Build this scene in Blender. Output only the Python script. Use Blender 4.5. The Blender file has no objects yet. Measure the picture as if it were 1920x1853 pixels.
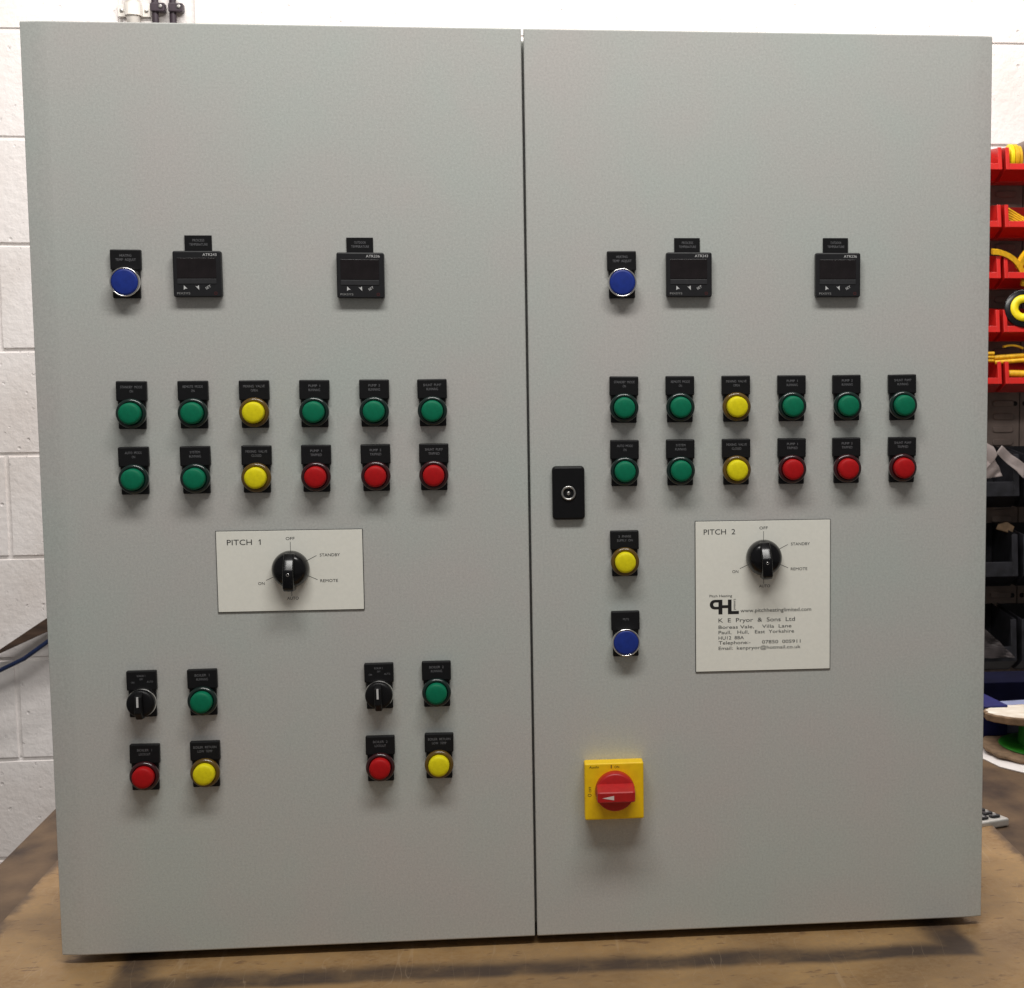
import bpy, bmesh, math, random
from mathutils import Vector, Matrix, noise
random.seed(7)
R = math.radians
S = bpy.context.scene
COL = S.collection

# ------------------------------------------------------------------ camera
cd = bpy.data.cameras.new('camera'); cam = bpy.data.objects.new('camera', cd); COL.objects.link(cam)
cam.location = (-0.01293, -1.75904, 0.63658)
cam.rotation_euler = (1.46759, 0.00504, -0.10935)
cd.sensor_fit = 'HORIZONTAL'; cd.sensor_width = 36.0
cd.lens = 3100.246 / 1920 * 36.0
cd.shift_x = -0.17992; cd.shift_y = 0.02609
cd.clip_start = 0.05; cd.clip_end = 100
cd.dof.use_dof = True; cd.dof.focus_distance = 1.76; cd.dof.aperture_fstop = 32
S.camera = cam

# ------------------------------------------------------------------ light
W = bpy.data.worlds.new("World"); S.world = W; W.use_nodes = True
bg = W.node_tree.nodes['Background']
bg.inputs['Color'].default_value = (1.0, 0.965, 0.94, 1); bg.inputs['Strength'].default_value = 0.175

def tube(name, loc, length, width, power, target, color=(1, 0.98, 0.94)):
    l = bpy.data.lights.new(name, 'AREA'); l.shape = 'RECTANGLE'; l.size = length; l.size_y = width
    l.energy = power; l.color = color
    o = bpy.data.objects.new(name, l); COL.objects.link(o); o.location = loc
    d = Vector(target) - Vector(loc)
    # long side stays along world x
    z = -d.normalized(); x = Vector((1, 0, 0)); y = z.cross(x).normalized(); x = y.cross(z)
    o.rotation_euler = Matrix((x, y, z)).transposed().to_euler()
    return o
tube('ceiling_tube_front', (0.05, -1.0, 2.25), 1.6, 0.28, 38, (0.0, 0, 0.4))
tube('ceiling_tube_back', (0.1, 0.95, 2.35), 2.8, 0.14, 68, (0.0, 1.9, 0.7), (1, 0.96, 0.93))

vs = S.view_settings
vs.view_transform = 'Standard'; vs.look = 'None'; vs.exposure = 0; vs.gamma = 1
try: vs.use_curve_mapping = False
except Exception: pass

# ------------------------------------------------------------------ materials
def mat(name, color, rough=0.5, metal=0.0, var=0.0, vscale=40, bump=0.0, bscale=400, bdist=0.0005,
        coat=0.0, spec=0.5, trans=0.0, detail=3, color2=None, stretch=None, ior=1.45, rvar=0.0):
    m = bpy.data.materials.new(name); m.use_nodes = True
    nt = m.node_tree; b = nt.nodes['Principled BSDF']; L = nt.links.new
    b.inputs['Base Color'].default_value = (*color, 1); b.inputs['Roughness'].default_value = rough
    b.inputs['Metallic'].default_value = metal; b.inputs['Specular IOR Level'].default_value = spec
    b.inputs['Coat Weight'].default_value = coat; b.inputs['Coat Roughness'].default_value = 0.12
    b.inputs['Transmission Weight'].default_value = trans; b.inputs['IOR'].default_value = ior
    tc = nt.nodes.new('ShaderNodeTexCoord'); src = tc.outputs['Object']
    if stretch:
        mp = nt.nodes.new('ShaderNodeMapping'); mp.inputs['Scale'].default_value = stretch
        L(src, mp.inputs['Vector']); src = mp.outputs['Vector']
    if var > 0 or color2:
        n = nt.nodes.new('ShaderNodeTexNoise'); n.inputs['Scale'].default_value = vscale; n.inputs['Detail'].default_value = detail
        L(src, n.inputs['Vector'])
        mx = nt.nodes.new('ShaderNodeMix'); mx.data_type = 'RGBA'
        c2 = color2 or tuple(max(0, c * (1 - var)) for c in color)
        c1 = color if color2 else tuple(min(1, c * (1 + var)) for c in color)
        mx.inputs[6].default_value = (*c1, 1); mx.inputs[7].default_value = (*c2, 1)
        rr = nt.nodes.new('ShaderNodeValToRGB'); rr.color_ramp.elements[0].position = 0.32; rr.color_ramp.elements[1].position = 0.68
        L(n.outputs['Fac'], rr.inputs['Fac']); L(rr.outputs['Color'], mx.inputs[0]); L(mx.outputs[2], b.inputs['Base Color'])
        if rvar:
            mr = nt.nodes.new('ShaderNodeMapRange'); mr.inputs['To Min'].default_value = rough - rvar; mr.inputs['To Max'].default_value = rough + rvar
            L(n.outputs['Fac'], mr.inputs['Value']); L(mr.outputs['Result'], b.inputs['Roughness'])
    if bump > 0:
        n2 = nt.nodes.new('ShaderNodeTexNoise'); n2.inputs['Scale'].default_value = bscale; n2.inputs['Detail'].default_value = 2
        L(src, n2.inputs['Vector'])
        bp = nt.nodes.new('ShaderNodeBump'); bp.inputs['Strength'].default_value = bump; bp.inputs['Distance'].default_value = bdist
        L(n2.outputs['Fac'], bp.inputs['Height']); L(bp.outputs['Normal'], b.inputs['Normal'])
    return m

M = {}
# textured light grey powder coat: coarse faint mottle, fine orange peel speckle
def powder_coat():
    m = mat('grey_powder_coat', (0.50, 0.51, 0.475), rough=0.62, bump=0.35, bscale=900, bdist=0.0004)
    nt = m.node_tree; L = nt.links.new; b = nt.nodes['Principled BSDF']
    tc = nt.nodes.new('ShaderNodeTexCoord')
    f = nt.nodes.new('ShaderNodeTexNoise'); f.inputs['Scale'].default_value = 420; f.inputs['Detail'].default_value = 3; f.inputs['Roughness'].default_value = 0.7
    c = nt.nodes.new('ShaderNodeTexNoise'); c.inputs['Scale'].default_value = 7; c.inputs['Detail'].default_value = 6
    L(tc.outputs['Object'], f.inputs['Vector']); L(tc.outputs['Object'], c.inputs['Vector'])
    m1 = nt.nodes.new('ShaderNodeMix'); m1.data_type = 'RGBA'
    m1.inputs[6].default_value = (0.525, 0.508, 0.486, 1); m1.inputs[7].default_value = (0.492, 0.524, 0.494, 1)
    cr = nt.nodes.new('ShaderNodeMapRange'); cr.inputs['From Min'].default_value = 0.35; cr.inputs['From Max'].default_value = 0.65
    L(c.outputs['Fac'], cr.inputs['Value']); L(cr.outputs['Result'], m1.inputs[0])
    # handling marks: gloss varies in broad wiped patches
    g = nt.nodes.new('ShaderNodeTexNoise'); g.inputs['Scale'].default_value = 3.2; g.inputs['Detail'].default_value = 7
    mg = nt.nodes.new('ShaderNodeMapping'); mg.inputs['Scale'].default_value = (1, 1, 0.45); L(tc.outputs['Object'], mg.inputs['Vector']); L(mg.outputs['Vector'], g.inputs['Vector'])
    gr = nt.nodes.new('ShaderNodeMapRange'); gr.inputs['From Min'].default_value = 0.3; gr.inputs['From Max'].default_value = 0.7
    gr.inputs['To Min'].default_value = 0.46; gr.inputs['To Max'].default_value = 0.68
    L(g.outputs['Fac'], gr.inputs['Value']); L(gr.outputs['Result'], b.inputs['Roughness'])
    mr = nt.nodes.new('ShaderNodeMapRange'); mr.inputs['From Min'].default_value = 0.3; mr.inputs['From Max'].default_value = 0.7
    mr.inputs['To Min'].default_value = 0.90; mr.inputs['To Max'].default_value = 1.10
    L(f.outputs['Fac'], mr.inputs['Value'])
    vm = nt.nodes.new('ShaderNodeVectorMath'); vm.operation = 'SCALE'
    L(m1.outputs[2], vm.inputs[0]); L(mr.outputs['Result'], vm.inputs['Scale']); L(vm.outputs['Vector'], b.inputs['Base Color'])
    return m
M['grey'] = powder_coat()
M['black'] = mat('black_plastic', (0.0045, 0.0045, 0.0055), rough=0.42, spec=0.35, bump=0.2, bscale=1500, bdist=0.0002, var=0.15, vscale=300)
M['blackgloss'] = mat('glossy_black_plastic', (0.003, 0.003, 0.004), rough=0.22, var=0.2, vscale=200)
M['label'] = mat('engraved_black_laminate', (0.0055, 0.0055, 0.0065), rough=0.5, spec=0.35, var=0.15, vscale=200)
M['labeltext'] = mat('engraved_lettering', (0.16, 0.16, 0.17), rough=0.6, var=0.35, vscale=900)
M['rubber'] = mat('dark_rubber', (0.012, 0.012, 0.012), rough=0.8, var=0.2)
M['chrome'] = mat('polished_chrome', (0.78, 0.77, 0.76), rough=0.16, metal=1.0, var=0.06, vscale=150)
M['blue'] = mat('blue_cap_plastic', (0.009, 0.031, 0.25), rough=0.45, var=0.12, vscale=150)
def lens(name, c, dark):
    M[name] = mat(name + '_lens_plastic', c, rough=0.55, spec=0.25, var=0.07, vscale=260, bump=0.2, bscale=800, bdist=0.0003)
    M[name + '_collar'] = mat(name + '_collar_plastic', dark, rough=0.3, var=0.15, vscale=120, coat=0.6)
lens('green', (0.001, 0.165, 0.082), (0.003, 0.016, 0.013))
lens('red', (0.44, 0.006, 0.008), (0.035, 0.004, 0.006))
lens('yellow', (0.80, 0.70, 0.008), (0.115, 0.065, 0.008))
M['white_plate'] = mat('white_laminate', (0.90, 0.89, 0.81), rough=0.42, var=0.02, vscale=300, detail=5)
M['ink'] = mat('engraved_black_ink', (0.025, 0.025, 0.027), rough=0.6, var=0.3, vscale=800)
M['inkdark'] = mat('solid_black_ink', (0.015, 0.014, 0.014), rough=0.6, var=0.2, vscale=500)
M['ctl'] = mat('controller_case', (0.009, 0.009, 0.011), rough=0.5, var=0.12, vscale=200)
M['ctlwin'] = mat('dark_display_window', (0.0125, 0.0095, 0.0105), rough=0.2, var=0.2, vscale=90)
M['ctlstrip'] = mat('grey_key_strip', (0.026, 0.026, 0.029), rough=0.5, var=0.12, vscale=200)
M['ctltext'] = mat('white_print', (0.62, 0.62, 0.62), rough=0.5, var=0.1, vscale=800)
M['ctltext2'] = mat('faded_white_print', (0.30, 0.30, 0.30), rough=0.5, var=0.2, vscale=800)
M['redprint'] = mat('dull_red_print', (0.10, 0.02, 0.02), rough=0.5, var=0.2)
M['swyellow'] = mat('yellow_switch_plastic', (0.98, 0.62, 0.005), rough=0.45, var=0.06, vscale=150)
M['swred'] = mat('red_switch_plastic', (0.46, 0.012, 0.012), rough=0.4, var=0.08, vscale=150)
M['swwhite'] = mat('white_pointer_print', (0.72, 0.62, 0.58), rough=0.5, var=0.05)
M['steel'] = mat('zinc_steel', (0.55, 0.54, 0.52), rough=0.35, metal=1.0, var=0.1, vscale=300)
M['pipe'] = mat('white_conduit_plastic', (0.80, 0.76, 0.70), rough=0.4, var=0.04, vscale=40)
M['floor'] = mat('grey_floor_paint', (0.22, 0.21, 0.20), rough=0.6, var=0.15, vscale=5, detail=8)
M['panel'] = mat('brown_grey_louvre_steel', (0.19, 0.145, 0.125), rough=0.55, var=0.12, vscale=30, bump=0.2, bscale=200)
M['binred'] = mat('red_bin_plastic', (0.54, 0.015, 0.011), rough=0.35, var=0.08, vscale=60)
M['binblack'] = mat('dusty_black_bin_plastic', (0.021, 0.021, 0.026), rough=0.55, spec=0.3, color2=(0.009, 0.009, 0.011), vscale=50, detail=6)
M['mkyellow'] = mat('yellow_marker_strip', (0.72, 0.40, 0.012), rough=0.45, var=0.18, vscale=120)
M['bryellow'] = mat('bright_yellow_marker', (0.82, 0.66, 0.01), rough=0.4, var=0.08, vscale=120)
M['card'] = mat('worn_brown_cardboard', (0.26, 0.17, 0.10), rough=0.85, color2=(0.13, 0.085, 0.05), vscale=60, detail=6, bump=0.4, bscale=300)
M['cardwhite'] = mat('white_cardboard_face', (0.80, 0.76, 0.68), rough=0.8, color2=(0.58, 0.49, 0.38), vscale=25, detail=6)
M['paper'] = mat('white_paper', (0.74, 0.70, 0.68), rough=0.8, var=0.06, vscale=30)
M['greenwire'] = mat('green_wire_insulation', (0.02, 0.20, 0.014), rough=0.4, var=0.2, vscale=80)
M['bluebox'] = mat('blue_carton', (0.008, 0.011, 0.11), rough=0.5, var=0.2, vscale=30)
M['navy'] = mat('navy_carton', (0.003, 0.0035, 0.016), rough=0.9, spec=0.1, var=0.2, vscale=30)
M['palebox'] = mat('pale_blue_carton', (0.22, 0.25, 0.40), rough=0.6, var=0.15, vscale=30)
M['bluecable'] = mat('blue_cable_sheath', (0.007, 0.016, 0.055), rough=0.4, var=0.15, vscale=60)
M['blackcable'] = mat('black_cable_sheath', (0.035, 0.024, 0.032), rough=0.45, var=0.2, vscale=60)
M['darkwood'] = mat('dark_stained_timber', (0.085, 0.05, 0.033), rough=0.6, color2=(0.04, 0.024, 0.017), vscale=14, detail=8, stretch=(1, 6, 6), bump=0.4, bscale=60, bdist=0.001)
M['silver'] = mat('silver_calculator_case', (0.62, 0.60, 0.56), rough=0.35, metal=0.3, var=0.05)
M['keys'] = mat('black_rubber_keys', (0.02, 0.02, 0.024), rough=0.45, var=0.2)
M['bag'] = mat('clouded_polythene', (0.42, 0.36, 0.345), rough=0.35, var=0.15, vscale=40, trans=0.0)
M['bagdark'] = mat('grimy_polythene', (0.10, 0.085, 0.085), rough=0.3, var=0.35, vscale=30)

for k in ('bag', 'bagdark'):
    nt = M[k].node_tree; out = nt.nodes['Material Output']; tr = nt.nodes.new('ShaderNodeBsdfTransparent'); ms = nt.nodes.new('ShaderNodeMixShader')
    ms.inputs[0].default_value = 0.55 if k == 'bag' else 0.45
    nt.links.new(tr.outputs[0], ms.inputs[1]); nt.links.new(nt.nodes['Principled BSDF'].outputs[0], ms.inputs[2]); nt.links.new(ms.outputs[0], out.inputs['Surface'])

def wall_paint():
    m = mat('painted_blockwork', (0.80, 0.765, 0.745), rough=0.55)
    nt = m.node_tree; L = nt.links.new; b = nt.nodes['Principled BSDF']
    tc = nt.nodes.new('ShaderNodeTexCoord')
    n = nt.nodes.new('ShaderNodeTexNoise'); n.inputs['Scale'].default_value = 55; n.inputs['Detail'].default_value = 6; n.inputs['Roughness'].default_value = 0.6
    v = nt.nodes.new('ShaderNodeTexVoronoi'); v.inputs['Scale'].default_value = 42
    n3 = nt.nodes.new('ShaderNodeTexNoise'); n3.inputs['Scale'].default_value = 3.5; n3.inputs['Detail'].default_value = 6
    for q in (n, v, n3): L(tc.outputs['Object'], q.inputs['Vector'])
    # pits: voronoi cells close to centre, thinned by the broad noise
    r = nt.nodes.new('ShaderNodeMapRange'); r.inputs['From Min'].default_value = 0.06; r.inputs['From Max'].default_value = 0.20
    L(v.outputs['Distance'], r.inputs['Value'])
    r2 = nt.nodes.new('ShaderNodeMapRange'); r2.inputs['From Min'].default_value = 0.50; r2.inputs['From Max'].default_value = 0.60
    L(n.outputs['Fac'], r2.inputs['Value'])
    mxm = nt.nodes.new('ShaderNodeMath'); mxm.operation = 'MAXIMUM'
    L(r.outputs['Result'], mxm.inputs[0]); 
    inv = nt.nodes.new('ShaderNodeMath'); inv.operation = 'SUBTRACT'; inv.inputs[0].default_value = 1.0
    L(r2.outputs['Result'], inv.inputs[1]); L(inv.outputs[0], mxm.inputs[1])
    ad = nt.nodes.new('ShaderNodeMath'); ad.operation = 'MULTIPLY_ADD'; ad.inputs[1].default_value = 0.9
    L(mxm.outputs[0], ad.inputs[0]); L(n.outputs['Fac'], ad.inputs[2])
    bp = nt.nodes.new('ShaderNodeBump'); bp.inputs['Strength'].default_value = 0.75; bp.inputs['Distance'].default_value = 0.0030
    L(ad.outputs[0], bp.inputs['Height']); L(bp.outputs['Normal'], b.inputs['Normal'])
    mx = nt.nodes.new('ShaderNodeMix'); mx.data_type = 'RGBA'
    mx.inputs[6].default_value = (0.70, 0.645, 0.61, 1); mx.inputs[7].default_value = (0.83, 0.79, 0.77, 1)
    rr = nt.nodes.new('ShaderNodeMapRange'); rr.inputs['From Min'].default_value = 0.3; rr.inputs['From Max'].default_value = 0.55
    L(n3.outputs['Fac'], rr.inputs['Value']); L(rr.outputs['Result'], mx.inputs[0]); L(mx.outputs[2], b.inputs['Base Color'])
    return m
M['wall'] = wall_paint()

def board_mat():
    """tan hardboard: fibres, scratches, specks and a dark soft-edged rectangular ring towards the front"""
    m = mat('worn_tan_hardboard', (0.36, 0.23, 0.115), rough=0.62)
    nt = m.node_tree; L = nt.links.new; b = nt.nodes['Principled BSDF']
    N = nt.nodes.new
    tc = N('ShaderNodeTexCoord'); sp = N('ShaderNodeSeparateXYZ'); L(tc.outputs['Object'], sp.inputs[0])
    def noise_(scale, detail=5, rough=0.6, sx=1, sy=1):
        mp = N('ShaderNodeMapping'); mp.inputs['Scale'].default_value = (sx, sy, 1); L(tc.outputs['Object'], mp.inputs['Vector'])
        n = N('ShaderNodeTexNoise'); n.inputs['Scale'].default_value = scale; n.inputs['Detail'].default_value = detail; n.inputs['Roughness'].default_value = rough
        L(mp.outputs['Vector'], n.inputs['Vector']); return n.outputs['Fac']
    def mr(v, a, c, lo=0, hi=1, smooth=True):
        q = N('ShaderNodeMapRange'); q.interpolation_type = 'SMOOTHSTEP' if smooth else 'LINEAR'
        q.inputs['From Min'].default_value = a; q.inputs['From Max'].default_value = c
        q.inputs['To Min'].default_value = lo; q.inputs['To Max'].default_value = hi; L(v, q.inputs['Value']); return q.outputs['Result']
    def math_(op, a, c=None):
        q = N('ShaderNodeMath'); q.operation = op
        for i, v in enumerate((a, c)):
            if v is None: continue
            if isinstance(v, (int, float)): q.inputs[i].default_value = v
            else: L(v, q.inputs[i])
        return q.outputs[0]
    def mix(f, a, c):
        q = N('ShaderNodeMix'); q.data_type = 'RGBA'
        for i, v in ((6, a), (7, c)):
            if isinstance(v, tuple): q.inputs[i].default_value = (*v, 1)
            else: L(v, q.inputs[i])
        L(f, q.inputs[0]); return q.outputs[2]
    base = mix(mr(noise_(9, 8), 0.35, 0.65), (0.255, 0.145, 0.056), (0.40, 0.245, 0.102))
    fine = noise_(160, 4)
    base = mix(mr(fine, 0.3, 0.75), base, (0.33, 0.21, 0.10))
    specks = mr(noise_(55, 3, 0.5, 1, 2.2), 0.62, 0.70)
    base = mix(math_('MULTIPLY', specks, 0.55), base, (0.12, 0.06, 0.035))
    grime = mr(noise_(3.2, 7, 0.65), 0.48, 0.66)
    base = mix(math_('MULTIPLY', grime, 0.45), base, (0.16, 0.10, 0.055))
    # dark ring blended into the board colour: inside x in [-.445,.475], y > -.098 ; ring 40 mm wide
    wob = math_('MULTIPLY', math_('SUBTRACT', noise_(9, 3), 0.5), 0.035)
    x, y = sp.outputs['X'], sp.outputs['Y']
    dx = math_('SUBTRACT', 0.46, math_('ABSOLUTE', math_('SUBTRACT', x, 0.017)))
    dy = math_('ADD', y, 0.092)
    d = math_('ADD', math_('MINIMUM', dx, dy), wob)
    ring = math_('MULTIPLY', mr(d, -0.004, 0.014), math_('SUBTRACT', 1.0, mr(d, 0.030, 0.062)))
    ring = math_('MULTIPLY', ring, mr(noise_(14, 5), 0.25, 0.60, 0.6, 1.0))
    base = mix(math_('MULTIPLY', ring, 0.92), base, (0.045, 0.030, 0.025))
    ed = math_('MINIMUM', math_('ADD', x, 0.605), math_('SUBTRACT', 0.625, x))
    ed = math_('ADD', ed, math_('MULTIPLY', math_('SUBTRACT', noise_(24, 5), 0.5), 0.05))
    base = mix(math_('MULTIPLY', math_('SUBTRACT', 1.0, mr(ed, -0.002, 0.016)), 0.85), base, (0.085, 0.052, 0.033))
    # thin pale scratches
    sc = noise_(5, 1, 0.5, 9, 0.7)
    s1 = math_('SUBTRACT', 1.0, mr(math_('ABSOLUTE', math_('SUBTRACT', sc, 0.5)), 0.0, 0.004))
    base = mix(math_('MULTIPLY', s1, 0.22), base, (0.48, 0.36, 0.24))
    L(base, b.inputs['Base Color'])
    bp = N('ShaderNodeBump'); bp.inputs['Strength'].default_value = 0.3; bp.inputs['Distance'].default_value = 0.0006
    L(fine, bp.inputs['Height']); L(bp.outputs['Normal'], b.inputs['Normal'])
    return m
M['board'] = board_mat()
M['bench'] = mat('grimy_brown_bench_top', (0.17, 0.108, 0.060), rough=0.6, spec=0.25, color2=(0.045, 0.029, 0.022), vscale=9, detail=12, bump=0.3, bscale=90, bdist=0.0008, stretch=(1.6, 1, 1))

# ------------------------------------------------------------------ mesh helpers
class MB:
    def __init__(s): s.bm = bmesh.new(); s.mats = []
    def mi(s, m):
        if m not in s.mats: s.mats.append(m)
        return s.mats.index(m)
    def merge(s, bm2, m):
        k = s.mi(m)
        for f in bm2.faces: f.material_index = k
        me = bpy.data.meshes.new('tmp'); bm2.to_mesh(me); bm2.free()
        s.bm.from_mesh(me); bpy.data.meshes.remove(me)
    def box(s, lo, hi, m, bev=0.0, seg=2, xf=None):
        b = bmesh.new(); bmesh.ops.create_cube(b, size=1)
        for v in b.verts:
            for i in range(3): v.co[i] = lo[i] + (v.co[i] + 0.5) * (hi[i] - lo[i])
        if bev: bmesh.ops.bevel(b, geom=b.edges[:], offset=bev, segments=seg, affect='EDGES', profile=0.5)
        if xf is not None: bmesh.ops.transform(b, matrix=xf, verts=b.verts[:])
        s.merge(b, m)
    def prism(s, pts, a0, a1, m, axis='x', bev=0.0, seg=2, xf=None):
        """pts: outline in the plane across axis. axis x: (y,z); axis y: (x,z); axis z: (x,y)"""
        b = bmesh.new()
        def P(p, a): return {'x': (a, p[0], p[1]), 'y': (p[0], a, p[1]), 'z': (p[0], p[1], a)}[axis]
        va = [b.verts.new(P(p, a0)) for p in pts]; vb = [b.verts.new(P(p, a1)) for p in pts]
        b.faces.new(va); b.faces.new(vb[::-1]); n = len(pts)
        for i in range(n): b.faces.new((va[i], va[(i + 1) % n], vb[(i + 1) % n], vb[i]))
        bmesh.ops.recalc_face_normals(b, faces=b.faces[:])
        if bev: bmesh.ops.bevel(b, geom=b.edges[:], offset=bev, segments=seg, affect='EDGES', profile=0.5)
        if xf is not None: bmesh.ops.transform(b, matrix=xf, verts=b.verts[:])
        s.merge(b, m)
    def lathe(s, prof, m, seg=40, xf=None, jitter=None):
        """prof (r, h): revolved about the -y axis, h measured outwards (towards -y)"""
        b = bmesh.new(); rings = []
        for r, h in prof:
            if r < 1e-6: rings.append([b.verts.new((0, -h, 0))])
            else:
                rings.append([b.verts.new(((r + (jitter(i) if jitter else 0)) * math.cos(2 * math.pi * i / seg), -h,
                                           (r + (jitter(i) if jitter else 0)) * math.sin(2 * math.pi * i / seg))) for i in range(seg)])
        for A, B in zip(rings, rings[1:]):
            for i in range(seg):
                j = (i + 1) % seg
                if len(A) == 1 and len(B) == 1: continue
                if len(A) == 1: b.faces.new((A[0], B[j], B[i]))
                elif len(B) == 1: b.faces.new((A[i], A[j], B[0]))
                else: b.faces.new((A[i], A[j], B[j], B[i]))
        bmesh.ops.recalc_face_normals(b, faces=b.faces[:])
        for f in b.faces: f.smooth = True
        if xf is not None: bmesh.ops.transform(b, matrix=xf, verts=b.verts[:])
        s.merge(b, m)
    def rplate(s, cx, cz, w, h, r, y0, y1, m, bev=0.0006):
        """rounded plate in the xz plane between y0 (back) and y1 (front, more negative)"""
        def ring(ins, y):
            rr = max(r - ins, 0.00005); out = []
            for (sx, sz, a0) in ((1, 1, 0), (-1, 1, 90), (-1, -1, 180), (1, -1, 270)):
                for k in range(5):
                    a = R(a0 + k * 22.5)
                    out.append((cx + sx * (w / 2 - ins - rr) + rr * math.cos(a), y, cz + sz * (h / 2 - ins - rr) + rr * math.sin(a)))
            return out
        b = bmesh.new(); rs = []
        for ins, y in ((0, y0), (0, y1 + bev), (bev * 0.3, y1 + bev * 0.3), (bev, y1)):
            rs.append([b.verts.new(p) for p in ring(ins, y)])
        n = len(rs[0])
        for A, B in zip(rs, rs[1:]):
            for i in range(n): b.faces.new((A[i], A[(i + 1) % n], B[(i + 1) % n], B[i]))
        b.faces.new(rs[-1]); b.faces.new(rs[0][::-1])
        bmesh.ops.recalc_face_normals(b, faces=b.faces[:]); s.merge(b, m)
    def tube(s, pts, rad, m, seg=10):
        b = bmesh.new(); rings = []
        P = [Vector(p) for p in pts]
        for i, p in enumerate(P):
            t = (P[min(i + 1, len(P) - 1)] - P[max(i - 1, 0)]).normalized()
            u = t.cross(Vector((0.01, 0.3, 1))).normalized(); v = t.cross(u)
            r = rad[i] if isinstance(rad, (list, tuple)) else rad
            rings.append([b.verts.new(p + (u * math.cos(a) + v * math.sin(a)) * r) for a in [2 * math.pi * k / seg for k in range(seg)]])
        for A, B in zip(rings, rings[1:]):
            for i in range(seg): b.faces.new((A[i], A[(i + 1) % seg], B[(i + 1) % seg], B[i]))
        b.faces.new(rings[0]); b.faces.new(rings[-1][::-1])
        for f in b.faces: f.smooth = True
        bmesh.ops.recalc_face_normals(b, faces=b.faces[:]); s.merge(b, m)
    def poly(s, pts, y, m):
        b = bmesh.new(); b.faces.new([b.verts.new((p[0], y, p[1])) for p in pts])
        bmesh.ops.recalc_face_normals(b, faces=b.faces[:])
        s.merge(b, m)
    def text(s, txt, x, z, y, cap, m, width=None, align='l', rot=0, xs=0.85, shear=0):
        """flat lettering in the xz plane facing -y; cap = capital height"""
        v, fcs = glyphs(txt)
        xs0, xs1 = min(p[0] for p in v), max(p[0] for p in v)
        sz = cap / CAP; sx = sz * xs if width is None else width / (xs1 - xs0)
        off = {'l': xs0, 'c': (xs0 + xs1) / 2, 'r': xs1}[align]
        b = bmesh.new(); ca, sa = math.cos(rot), math.sin(rot); vv = []
        for p in v:
            a, c = (p[0] - off) * sx + shear * p[1] * sz, p[1] * sz
            vv.append(b.verts.new((x + a * ca - c * sa, y, z + a * sa + c * ca)))
        for f in fcs:
            try: b.faces.new([vv[i] for i in f])
            except ValueError: pass
        s.merge(b, m)
    def build(s, name, parent=None, loc=(0, 0, 0), rot=(0, 0, 0), smooth_angle=None):
        me = bpy.data.meshes.new(name); s.bm.to_mesh(me); s.bm.free()
        for m in s.mats: me.materials.append(M[m])
        return link(name, me, parent, loc, rot)

def link(name, me, parent=None, loc=(0, 0, 0), rot=(0, 0, 0)):
    o = bpy.data.objects.new(name, me); COL.objects.link(o)
    o.location = loc; o.rotation_euler = rot
    if parent: o.parent = parent
    return o
_g = {}
def glyphs(t):
    if t not in _g:
        c = bpy.data.curves.new('t', 'FONT'); c.body = t; c.size = 1.0; c.resolution_u = 3
        o = bpy.data.objects.new('t', c); COL.objects.link(o)
        dg = bpy.context.evaluated_depsgraph_get(); me = bpy.data.meshes.new_from_object(o.evaluated_get(dg))
        _g[t] = ([tuple(v.co) for v in me.vertices], [tuple(p.vertices) for p in me.polygons])
        bpy.data.objects.remove(o); bpy.data.curves.remove(c); bpy.data.meshes.remove(me)
    return _g[t]
CAP = max(p[1] for p in glyphs('H')[0])

def empty(name, label, cat, loc=(0, 0, 0), rot=(0, 0, 0), group=None):
    o = bpy.data.objects.new(name, None); COL.objects.link(o); o.location = loc; o.rotation_euler = rot
    o.empty_display_size = 0.05
    return tag(o, label, cat, group)
def tag(o, label=None, cat=None, group=None, kind=None):
    if label: o['label'] = label
    if cat: o['category'] = cat
    if group: o['group'] = group
    if kind: o['kind'] = kind
    return o

# ================================================================== setting
fl = MB(); fl.box((-4, -4, -0.96), (4, 2.2, -0.92), 'floor'); tag(fl.build('floor'), kind='structure')

# wall of painted concrete blocks, joints as real grooves
wl = MB(); WY = 2.0
wl.box((-3.2, WY + 0.004, -0.92), (3.2, WY + 0.12, 2.6), 'wall')
def warped_block(x0, x1, z0, z1):
    b = bmesh.new(); nx, nz = 8, 4
    g = [[None] * (nz + 1) for _ in range(nx + 1)]
    dy = random.uniform(-0.0008, 0.0008)
    for i in range(nx + 1):
        for k in range(nz + 1):
            x = x0 + (x1 - x0) * i / nx; z = z0 + (z1 - z0) * k / nz
            ex = 0.0018 * noise.noise(Vector((x * 30, 3, z * 30)))
            ez = 0.0018 * noise.noise(Vector((x * 30, 9, z * 30)))
            g[i][k] = b.verts.new((x + ex, WY + dy, z + ez))
    for i in range(nx):
        for k in range(nz): b.faces.new((g[i][k], g[i + 1][k], g[i + 1][k + 1], g[i][k + 1]))
    edge = [e for e in b.edges if e.is_boundary]
    r = bmesh.ops.extrude_edge_only(b, edges=edge)
    for v in [v for v in r['geom'] if isinstance(v, bmesh.types.BMVert)]:
        v.co.y = WY + 0.006
        v.co.x += 0.0022 if v.co.x > (x0 + x1) / 2 and abs(v.co.x - x1) < 0.004 else (-0.0022 if abs(v.co.x - x0) < 0.004 else 0)
        v.co.z += 0.0022 if abs(v.co.z - z1) < 0.004 else (-0.0022 if abs(v.co.z - z0) < 0.004 else 0)
    bmesh.ops.recalc_face_normals(b, faces=b.faces[:])
    wl.merge(b, 'wall')
J0, PZ, PX = 1.3233, 0.2270, 0.4617
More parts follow.
